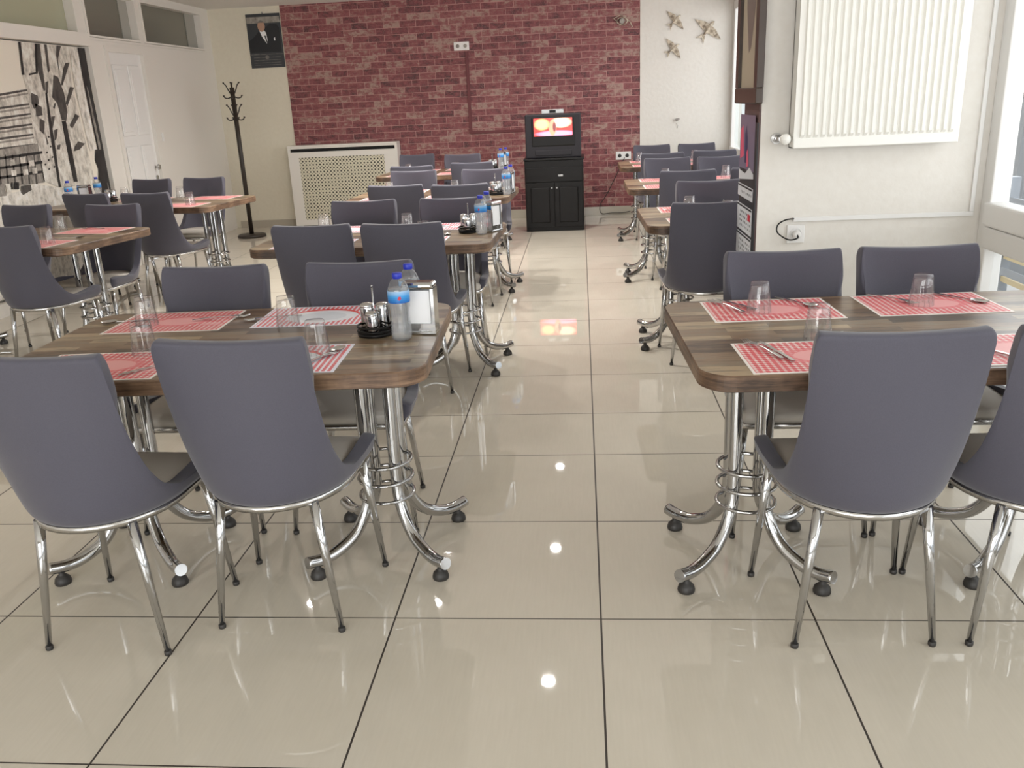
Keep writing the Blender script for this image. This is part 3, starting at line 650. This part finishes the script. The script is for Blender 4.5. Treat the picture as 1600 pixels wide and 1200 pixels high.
put(bot, 'C4', -.86, 6.98, 'front blue-capped water bottle of the pair', D2(-90)); put(bot, 'C4', -.82, 7.15, 'rear blue-capped water bottle of the pair', 1); put(nap, 'C4', -.845, 7.07, 'chrome napkin dispenser beside the bottles', D2(80)); put(cad, 'C4', -.95, 7.02, 'small chrome pots in a condiment caddy')
put(bot, 'L2', -4.25, 4.8, 'left water bottle with blue label', D2(-60)); put(bot, 'L2', -4.18, 5.12, 'right water bottle with blue label', 1); put(nap, 'L2', -4.16, 4.88, 'chrome napkin dispenser between two bottles'); put(cad, 'L2', -4.06, 5.08, 'small chrome pots in a condiment caddy')
p = (-.70, 4.55); o = MB().lathe([(0, 0), (.018, 0), (.03, .085), (.026, .085), (.016, .004), (0, .004)], seg=20).build('plastic_cup', 'cup'); o.location = (-.665, 4.56, TZ+.0004); tag(o, 'beige tapered cup beside the caddy on the third table left of the aisle', 'cup')
# ------------------------------------------------------------ television on black cabinet
t_ = empty('tv_cabinet', (-.335, 7.62, 0)); W = .325
MB().box(-W, W, 0, .5, .0, .775, .004).build('carcass', 'black', t_)
MB().box(-W-.008, W+.008, -.01, .51, .775, .797, .004).build('top_board', 'black', t_)
d = MB().box(-W+.012, W-.012, -.018, 0, .545, .70, .004).build('drawer', 'black', t_)
MB().box(.045, .1, -.036, -.018, .60, .622, .004).build('handle', 'silver', d)
for s in (-1, 1):
    a, b = (-W+.012, -.004) if s < 0 else (.004, W-.012)
    m = MB().box(a, b, -.018, 0, .05, .535, .004); m.box(a+.05, b-.05, -.024, -.016, .1, .485, .008); d = m.build('door', 'black', t_)
    MB().tube([(s*.028, -.018, .48), (s*.028, -.034, .48)], [.006, .009], 10).build('knob', 'silver', d)
tag(t_, 'black wooden cabinet with drawer and doors under the television', 'cabinet')
t_ = empty('television', (-.335, 7.65, .797))
m = MB().box(-.305, .305, 0, .16, .0, .465, .012)
b0 = [(-.28, .16, .03), (.28, .16, .03), (.28, .16, .44), (-.28, .16, .44)]; b1 = [(-.19, .43, .06), (.19, .43, .06), (.19, .43, .36), (-.19, .43, .36)]
for i in range(4): m.face([b0[i], b0[(i+1) % 4], b1[(i+1) % 4], b1[i]])
m.face(b1); m.build('casing', 'tvcase', t_)
m = MB().box(-.235, .24, -.006, .01, .125, .435, .01); m.build('screen_glass', 'black', t_)
sc = MB(); sc.box(-.21, .21, -.0085, -.005, -.093, .093); o = sc.build('picture', 'screen', t_); o.location = (.002, 0, .328); o['label'] = 'glowing red and yellow picture'
MB().box(-.2, .2, -.012, 0, .03, .085, .004).build('control_panel', 'tvcase', t_)
tag(t_, 'boxy black television showing a red and yellow picture', 'television')
t_ = empty('set_top_box', (-.335, 7.7, 1.265)); MB().box(-.12, .12, 0, .1, 0, .042, .003).build('case', 'silver', t_)
MB().box(-.035, .035, -.004, 0, .006, .036).build('display', 'black', t_); tag(t_, 'small grey and black box on top of the television', 'receiver')
# ------------------------------------------------------------ radiator cover
t_ = empty('radiator_cover', (-2.95, 8.60, 0)); x0, x1 = -.69, .68; z1 = 1.0; yb = YB-.03-8.60
m = MB(); m.box(x0+.03, x0+.13, 0, .025, .10, .86); m.box(x1-.17, x1-.03, 0, .025, .10, .86); m.box(x0+.03, x1-.03, 0, .025, .86, .925); m.box(x0+.03, x1-.03, 0, .025, .03, .10)
m.box(x0, x0+.03, .0, yb, .0, z1-.02); m.box(x1-.03, x1, .0, yb, 0, z1-.02); m.box(x0, x1, -.005, yb, z1-.02, z1+.005, .004); m.box(x0+.03, x1-.03, 0, .025, .965, .98)
m.build('casing', 'white', t_)
MB().box(x0+.13, x1-.17, .008, .016, .1, .86).build('lattice_panel', 'lattice', t_)
MB().box(x0+.03, x1-.03, .03, .04, .9, .98).build('vent_slot', 'darkgap', t_)
tag(t_, 'white radiator cover with a perforated lattice front below the brick wallpaper', 'radiator cover')
# ------------------------------------------------------------ coat rack
t_ = empty('coat_rack', (-3.99, 7.97, 0))
MB().lathe([(0, 0), (.165, 0), (.165, .025), (.15, .035), (.03, .04), (0, .04)], seg=32).build('base', 'iron', t_)
MB().tube([(0, 0, .03), (0, 0, 1.7)], .026, 14).build('pole', 'iron', t_)
for z in (1.66, 1.42):
    for k in range(4):
        a = k*PI/2+.3+(.4 if z < 1.5 else 0); c, s = math.cos(a), math.sin(a)
        P = [(.02, z-.06), (.05, z-.075), (.085, z-.07), (.1, z-.05)]; Q = [(.02, z-.03), (.045, z+.02), (.06, z+.06), (.085, z+.09)]
        m = MB()
        for L in (P, Q): m.tube(catmull([(r*c, r*s, zz) for r, zz in L], 4), .0065, 8); m.tube([(L[-1][0]*c, L[-1][0]*s, L[-1][1]-.004), (L[-1][0]*c, L[-1][0]*s, L[-1][1]+.008)], .011, 8)
        m.build('hook', 'iron', t_)
tag(t_, 'dark brown standing coat rack with hooks by the back wall', 'coat rack')
# ------------------------------------------------------------ poster of a man in a dark suit
t_ = empty('wall_poster', (-3.82, YB, 2.235))
def flat(mb, pts, y, mi): mb.mi = mi; return mb.face([(x, y, z) for x, z in pts])
m = MB().box(-.21, .21, -.008, 0, -.305, .305); y = -.0085
flat(m, [(-.205, .2), (.205, .2), (.205, .27), (-.205, .27)], y, 1)
flat(m, [(-.205, -.13), (.19, -.13), (.19, .14), (.16, .18), (.08, .19), (.02, .15), (-.06, .12), (-.13, .05), (-.205, 0)], y, 2)
flat(m, [(-.06, .12), (-.035, .05), (.015, -.03), (.03, .0), (.02, .09), (.0, .12)], y-.0006, 4)
flat(m, [(-.005, .06), (.012, .06), (.028, -.02), (.014, -.02)], y-.001, 2)
flat(m, [(-.06+.045*math.cos(a*PI/8)+.03, .165+.062*math.sin(a*PI/8)) for a in range(16)], y-.0008, 3)
flat(m, [(-.06+.046*math.cos(a*PI/8)+.03, .19+.04*math.sin(a*PI/8)) for a in range(1, 8)], y-.0011, 5)
flat(m, [(.11, .0), (.125, .0), (.125, .035), (.11, .03)], y-.0008, 4)
flat(m, [(-.2, -.155), (.2, -.155), (.2, -.148), (-.2, -.148)], y-.0008, 5)
for zz in (-.19, -.22, -.25, -.275): flat(m, [(-.17, zz), (.17, zz), (.17, zz+.005), (-.17, zz+.005)], y-.0006, 5)
flat(m, [(.0+.024*math.cos(a*PI/8), -.185+.024*math.sin(a*PI/8)) for a in range(16)], y-.0011, 5)
m.build('poster_sheet', ['posterbg', 'm_mid', 'suit', 'skin', 'paper', 'm_line'], t_, recalc=False)
MB().tube([(0, -.006, .305), (0, -.006, .325)], .008, 8).build('hanger', 'steel', t_)
tag(t_, 'dark poster of a man in a black suit on the back wall', 'poster')
# ------------------------------------------------------------ street mural, flat print on the left wall
t_ = empty('wall_mural', (XL-.04, 3.8, 0))
m = MB(); KM = ['m_sky', 'm_light', 'm_mid', 'm_dark', 'm_vdark', 'm_line', 'm_snow']
X0 = XL-.04; m.mi = 0
m.box(-.03, 0, 1.65-3.8, 5.975-3.8, .12, 2.05)
def MP(pts, mi, lvl):
    m.mi = mi; m.face([(.0008+lvl*.0007, max(-2.14, min(2.17, p.y-3.8)), max(.125, min(2.045, p.z))) for p in (atx(u, v, X0) for u, v in pts)])
z2 = lambda x, y: (x*200/857, 40+y*280/1200)
def MZ(pts, mi, lvl): MP([z2(*p) for p in pts], mi, lvl)
MZ([(-400, 470), (0, 455), (180, 420), (215, 560), (300, 1040), (0, 1100), (-400, 1150)], 1, 1)            # building in the distance
for i, (ya, yb2) in enumerate(((455, 425), (545, 520), (612, 585), (682, 655), (750, 722), (818, 790))):
    MZ([(-400, ya+55), (0, ya), (185+i*9, yb2), (187+i*9, yb2+12), (0, ya+16), (-400, ya+75)], 3, 2)
    MZ([(-400, ya+90), (0, ya+26), (190+i*9, yb2+22), (190+i*9, yb2+34), (0, ya+40), (-400, ya+105)], 2, 2)
MZ([(-400, 900), (0, 830), (250, 790), (300, 1050), (0, 1090), (-400, 1140)], 2, 3)
for k in range(6):
    x = -20+k*48; MZ([(x, 865), (x+8, 862), (x+30, 1060), (x+18, 1062)], 3, 4)
for ya in (880, 945, 1010): MZ([(-300, ya+20), (0, ya), (280, ya-40), (282, ya-22), (0, ya+18), (-300, ya+40)], 4, 4)
for x, y in ((60, 900), (130, 885), (190, 905), (70, 970), (150, 965), (210, 955)): MZ([(x, y), (x+34, y-4), (x+38, y+34), (x+5, y+38)], 1, 5)
MZ([(115, 105), (455, 120), (480, 400), (640, 1060), (400, 1085), (290, 1040), (200, 500), (150, 330)], 1, 3)     # facade
for q in ([(235, 118), (262, 118), (300, 430), (290, 440), (250, 300)], [(290, 118), (308, 120), (330, 300), (318, 320)], [(372, 122), (402, 122), (385, 220), (395, 330), (372, 200)],
          [(355, 330), (385, 345), (425, 450), (448, 580), (440, 640), (410, 630), (380, 520), (345, 480), (352, 400)], [(340, 610), (365, 605), (350, 690), (342, 650)], [(358, 700), (384, 690), (375, 760), (362, 770)], [(380, 800), (402, 795), (398, 830), (378, 828)],
          [(205, 450), (250, 470), (258, 520), (225, 560), (208, 520)], [(230, 520), (275, 545), (282, 600), (240, 610)], [(262, 620), (296, 640), (292, 730), (262, 700)], [(300, 380), (320, 370), (318, 450), (305, 470)], [(300, 720), (322, 790), (312, 800)]): MZ(q, 3, 6)
for q in ([(410, 640), (438, 640), (485, 870), (518, 1045), (490, 1045), (455, 880)], [(300, 450), (312, 450), (350, 700), (405, 1080), (390, 1080), (335, 750)], [(118, 110), (135, 110), (160, 330), (145, 330)], [(228, 118), (240, 118), (250, 320), (190, 335), (188, 322), (236, 312)]): MZ(q, 4, 6)
for q in ([(435, 250), (462, 248), (415, 400), (405, 400), (420, 290)], [(465, 410), (492, 415), (448, 540), (435, 520)], [(500, 592), (528, 605), (480, 690), (462, 668)], [(520, 775), (565, 790), (530, 830), (492, 842), (495, 812)], [(360, 520), (372, 520), (362, 560), (352, 550)]): MZ(q, 3, 7)
for x, y in ((322, 745), (335, 810), (348, 880), (360, 945), (322, 900), (310, 850), (325, 960), (300, 930)): MZ([(x-6, y), (x, y-8), (x+7, y), (x, y+9)], 4, 7)
for q in ([(455, 125), (520, 130), (545, 330), (640, 830), (600, 840), (500, 420)],): MZ(q, 6, 5)
for q in ([(512, 135), (570, 138), (620, 480), (690, 830), (745, 1125), (700, 1125), (655, 850), (545, 330)],): MZ(q, 4, 6)
for q in ([(575, 400), (590, 440), (690, 900), (672, 890), (620, 640)],): MZ(q, 2, 7)
MZ([(635, 830), (675, 830), (690, 900), (712, 1040), (735, 1160), (690, 1160), (655, 1080), (655, 960), (632, 900)], 4, 8)
MZ([(-400, 1190), (-300, 1140), (0, 1130), (130, 1110), (230, 1060), (300, 1070), (420, 1090), (660, 1090), (720, 1200), (760, 2100), (-400, 2100)], 6, 8)
for x in (70, 88, 100, 112): MZ([(x, 1050), (x+9, 1048), (x+12, 1095), (x-2, 1098)], 4, 9)
MZ([(135, 1075), (200, 1065), (208, 1100), (150, 1135), (135, 1120)], 3, 9)
MZ([(30, 1060), (60, 1058), (75, 1120), (45, 1130)], 1, 9); MZ([(-60, 1060), (20, 1062), (40, 1140), (-40, 1150)], 2, 9)
m.build('mural_print', KM, t_, recalc=False); tag(t_, 'large black and white photograph mural of a street on the left wall', 'mural')
# ------------------------------------------------------------ wall radiator
t_ = empty('wall_radiator', (1.231, PY0, 1.17)); w2 = .345; hh = .9
m = MB(); bm = m.bm; n = 22; xs = []
for k in range(n):
    c = -w2+.035+k*(2*w2-.07)/(n-1); xs += [(c-.0115, 0), (c-.006, 1), (c+.006, 1), (c+.0115, 0)]
top, bot_ = [], []
for x, h_ in xs: bot_.append((x, -.118-.012*h_)); 
va = [bm.verts.new((x, y, .055)) for x, y in bot_]; vb = [bm.verts.new((x, y, hh-.055)) for x, y in bot_]
v0 = [bm.verts.new((x, -.118, .042)) for x, y in bot_]; v3 = [bm.verts.new((x, -.118, hh-.042)) for x, y in bot_]
for A, B in ((v0, va), (va, vb), (vb, v3)):
    for i in range(len(A)-1): bm.faces.new((A[i], A[i+1], B[i+1], B[i]))
m.build('ribbed_panel', 'radiator', t_)
m = MB(); m.box(-w2, w2, -.120, -.1, 0, .043, .004); m.box(-w2, w2, -.120, -.1, hh-.043, hh, .004); m.box(-w2, -w2+.024, -.119, -.1, .04, hh-.04); m.box(w2-.024, w2, -.119, -.1, .04, hh-.04)
m.box(-w2+.01, w2-.01, -.105, -.1, .02, hh-.02)
m.build('front_rim', 'radiator', t_)
m = MB(); m.box(-w2, -w2+.004, -.1, -.03, .0, hh); m.box(w2-.004, w2, -.1, -.03, 0, hh); m.box(-w2, w2, -.04, -.03, 0, hh); m.box(-w2, w2, -.1, -.03, 0, .004); m.box(-w2, w2, -.1, -.03, hh-.004, hh); m.box(-.25, -.2, -.03, -.0, .1, .8); m.box(.2, .25, -.03, 0, .1, .8)
m.build('side_casing', 'radiator', t_)
m = MB().tube([(-w2, -.07, .04), (-w2-.05, -.07, .04)], .009, 10); m.tube([(-w2-.028, -.055, .04), (-w2-.028, -.07, .04), (-w2-.028, -.09, .04)], .013, 12); m.tube([(-w2-.05, -.07, .04), (-w2-.05, 0, .04)], .008, 10); m.tube([(-w2-.05, -.012, .04), (-w2-.05, 0, .04)], .024, 16); v_ = m.build('valve', 'steel', t_)
m = MB(); m.lathe([(0, .0), (.021, 0), (.023, .006), (.024, .02), (.018, .03), (0, .033)], seg=20); k_ = m.build('valve_knob', 'radiator', v_); k_.rotation_euler = (PI/2, 0, 0); k_.location = (-w2-.03, -.085, .04); k_.parent = v_
tag(t_, 'white ribbed panel radiator hung high on the pier wall', 'radiator')
# conduit, socket, plug
t_ = empty('cable_conduit', (0, PY0, 0)); MB().box(.93, 1.722, -.0125, -.0005, .838, .858, .002).build('channel', 'pvc', t_); MB().box(1.704, 1.722, -.0125, -.0005, .8585, 2.5, .002).build('channel', 'pvc', t_)
tag(t_, 'thin white cable conduit running along the wall under the radiator', 'conduit')
t_ = empty('wall_socket', (.945, PY0, .782)); MB().box(-.04, .04, -.012, 0, -.042, .042, .004).build('plate', 'pvc', t_); o = MB().lathe([(.024, .0), (.026, .003), (.028, 0)], seg=20).build('socket_rim', 'pvc', t_); o.rotation_euler = (PI/2, 0, 0); o.location = (0, -.012, 0)
tag(t_, 'white square wall socket below the radiator with a plug in it', 'socket')
t_ = empty('power_plug', (.945, PY0-.014, .782)); m = MB(); m.tube([(0, 0, 0), (0, -.03, 0), (0, -.036, 0)], [.019, .018, .012], 16); m.build('plug_body', 'pvc', t_)
m = MB().tube(catmull([(.0, -.034, 0), (-.005, -.05, -.012), (-.04, -.03, -.02), (-.085, -.012, .01), (-.085, -.006, .045), (-.05, .0, .066), (-.012, .0, .07)], 6), .0032, 8); m.build('cord', 'black', t_)
tag(t_, 'white plug with a looped black cord in the pier wall socket', 'plug')
# ------------------------------------------------------------ picture and calendar on the pier's side
t_ = empty('picture_frame', (PX-.0085, 2.135, 1.36)); y0, y1, zt = -.27, .27, .98
m = MB(); T = .07
m.box(-.03, 0, y0, y0+T, T, zt-T); m.box(-.03, 0, y1-T, y1, T, zt-T); m.box(-.032, 0, y0, y1, 0, T, .006); m.box(-.032, 0, y0, y1, zt-T, zt, .006)
m.build('frame', 'frame', t_)
m = MB(); m.mi = 0; m.box(-.014, -.006, y0+.05, y1-.05, .05, zt-.05)
def V(pts, mi, l): m.mi = mi; m.face([(-.0145-l*.0005, a, b) for a, b in pts])
V([(-.2, .12), (.2, .12), (.2, .26), (-.2, .24)], 2, 0)
V([(-.02, .24), (.03, .22), (.06, .3), (.11, .42), (.12, .58), (.08, .7), (.05, .8), (-.03, .8), (-.05, .7), (-.09, .58), (-.1, .42), (-.06, .32)], 1, 1)
m.build('artwork', ['sepia', 'vase', 'sepia'], t_, recalc=False)
tag(t_, 'dark walnut framed picture hanging on the side of the white pier', 'picture')
t_ = empty('wall_calendar', (PX-.0085, 2.135, 0)); ya, yb = -.19, .215
MB().box(-.006, 0, ya-.015, yb-.02, .5, 1.28).build('backing_board', 'calblack', t_)
m = MB(); x = -.0065
def V2(pts, mi, l=0): m.mi = mi; m.face([(x-l*.0006, a, b) for a, b in pts])
S = [(1.07, 1.31), (.965, 1.035)]
V2([(ya+.03, 1.06), (yb, 1.06), (yb, 1.31), (ya+.03, 1.31)], 0); V2([(yb-.12, 1.12), (yb-.02, 1.1), (yb-.02, 1.24), (yb-.08, 1.26)], 1, 1); V2([(.0, 1.09), (.07, 1.09), (.09, 1.22), (.05, 1.26), (0.01, 1.2)], 2, 1); V2([(-.03, 1.08), (.02, 1.07), (.03, 1.14), (-.01, 1.16)], 1, 2)
V2([(ya+.03, 1.03), (yb, 1.0), (yb, 1.05), (.05, 1.04), (-.06, 1.075), (ya+.03, 1.05)], 3, 1)
m.build('picture_panel', ['calpic', 'pink', 'navy', 'calgrey'], t_, recalc=False)
for i, (za, zb) in enumerate(((.925, .985), (.765, .89), (.64, .752), (.5, .628))):
    m = MB().box(-.008, -.006, ya+.03, yb, za, zb); sh = m.build('month_sheet', 'calgrey', t_)
    m = MB()
    rows = 1 if i == 0 else 4
    for r in range(rows):
        for c in range(7):
            zc = zb-.03-r*.022; yc = ya+.055+c*.043
            if zc-.008 < za: continue
            m.box(-.0086, -.008, yc, yc+.006, zc-.01, zc); 
            if (r+c) % 3: m.box(-.0086, -.008, yc+.010, yc+.018, zc-.01, zc-.008); m.box(-.0086, -.008, yc+.010, yc+.018, zc-.002, zc); m.box(-.0086, -.008, yc+.013, yc+.016, zc-.01, zc)
    m.box(-.0088, -.008, ya+.035, yb-.005, zb-.012, zb-.004)
    m.build('printed_days', 'calblack', sh)
    if i == 1: MB().box(-.0096, -.0088, -.13, -.07, .83, .862).build('date_marker', 'red', sh)
tag(t_, 'tall black hanging calendar with white month sheets on the pier side', 'calendar')
# ------------------------------------------------------------ birds and small wall things
def bird(p, s, rot, lb):
    r = empty('ceramic_swallow', p); r.rotation_euler = (0, rot, 0)
    body = MB().tube(catmull([(-.09*s, -.018, -.0), (-.04*s, -.02, 0), (.03*s, -.022, 0), (.075*s, -.02, .0), (.1*s, -.018, -.004*s)], 4), [.004*s+.0*k if k in (0,) else .019*s*math.sin(PI*(k+.6)/17.6) for k in range(17)], 10).build('body', 'bird', r)
    for sg in (-1, 1):
        MB().prism([(.05*s, -.012, sg*.005*s), (.045*s, -.012, sg*.07*s), (.0*s, -.012, sg*.175*s), (-.025*s, -.012, sg*.08*s), (-.035*s, -.012, sg*.005*s)], (0, -.008, 0)).build('wing', 'bird', r)
        MB().prism([(-.06*s, -.012, 0), (-.075*s, -.012, sg*.02*s), (-.14*s, -.012, sg*.05*s), (-.1*s, -.012, sg*.0)], (0, -.006, 0)).build('tail_feather', 'bird', r)
    tag(r, lb, 'wall ornament', 'ceramic swallows on the back wall')
YW = YB-.012
def wallp(u, v): q = aty(u, v, YW); return (q.x, YW, q.z)
bird(wallp(1055, 32), .82, D2(-43), 'beige ceramic swallow on the white wall, upper left of three'); bird(wallp(1106, 46), 1.1, D2(-52), 'beige ceramic swallow on the white wall, rightmost and largest'); bird(wallp(1052, 76), .82, D2(-36), 'beige ceramic swallow on the white wall, lowest of three')
t_ = empty('wall_hook', wallp(1058, 187)); m = MB().tube([(0, 0, 0), (-.01, -.03, .0), (.02, -.05, .012)], [.012, .018, .012], 10); m.build('hook_body', 'steel', t_); MB().tube([(-.01, -.003, -.04), (.01, -.004, -.07), (0, -.003, -.1)], .003, 6).build('wire', 'steel', t_); tag(t_, 'small dark metal hook on the white wall below the swallows', 'hook')
q = aty(972, 33, YB-.006); t_ = empty('wire_ornament', (q.x, YB-.006, q.z)); m = MB()
m.tube([(.06*math.cos(a*PI/10), -.02, .04*math.sin(a*PI/10)) for a in range(20)], .006, 6, closed=True); m.tube([(.03, -.02, .035), (.09, -.02, -.01), (.12, -.02, -.07)], .006, 6); m.tube([(-.06, -.02, .0), (-.1, -.02, .03), (-.03, -.02, .06), (.05, -.02, .05)], .005, 6); m.build('wire_frame', 'bird', t_)
MB().tube([(0, 0, 0), (0, -.03, 0)], .03, 12).build('centre', 'm_mid', t_); tag(t_, 'pale wire fish shaped ornament on the brick wallpaper, top right', 'wall ornament')
def socket(u, v, lb):
    q = aty(u, v, YB-.006); t_ = empty('double_socket', (q.x, YB-.006, q.z)); MB().box(-.092, .092, -.012, 0, -.048, .048, .004).build('plate', 'pvc', t_)
    for s in (-.045, .045): MB().tube([(s, -.011, 0), (s, -.014, 0)], .022, 16).build('outlet', 'm_mid' if v < 100 else 'rubber', t_)
    tag(t_, lb, 'socket')
socket(721, 72, 'white double socket high on the brick wallpaper'); socket(974, 243, 'white double socket with black plugs low on the brick wallpaper')
q1 = aty(729, 80, YB-.006); q2 = aty(738, 205, YB-.006); q3 = aty(818, 207, YB-.006)
t_ = empty('maroon_conduit', (0, YB-.006, 0)); MB().box(q1.x-.018, q1.x+.018, -.014, -.0005, q2.z, q1.z, .002).build('channel', 'maroon', t_); MB().box(q1.x-.018, q3.x, -.014, -.0005, q2.z-.03, q2.z-.0005, .002).build('channel', 'maroon', t_); tag(t_, 'maroon painted cable channel down the brick wallpaper to the television', 'conduit')
pts = [aty(u, v, YB-.035) for u, v in ((976, 246), (950, 300), (938, 320), (940, 345), (956, 360), (972, 352), (985, 330))]
o = MB().tube(catmull([(p.x, p.y, max(p.z, .03)) for p in pts], 6), .005, 6).build('hanging_cable', 'rubber'); tag(o, 'thin dark cable looping down the brick wall beside the cabinet', 'cable')
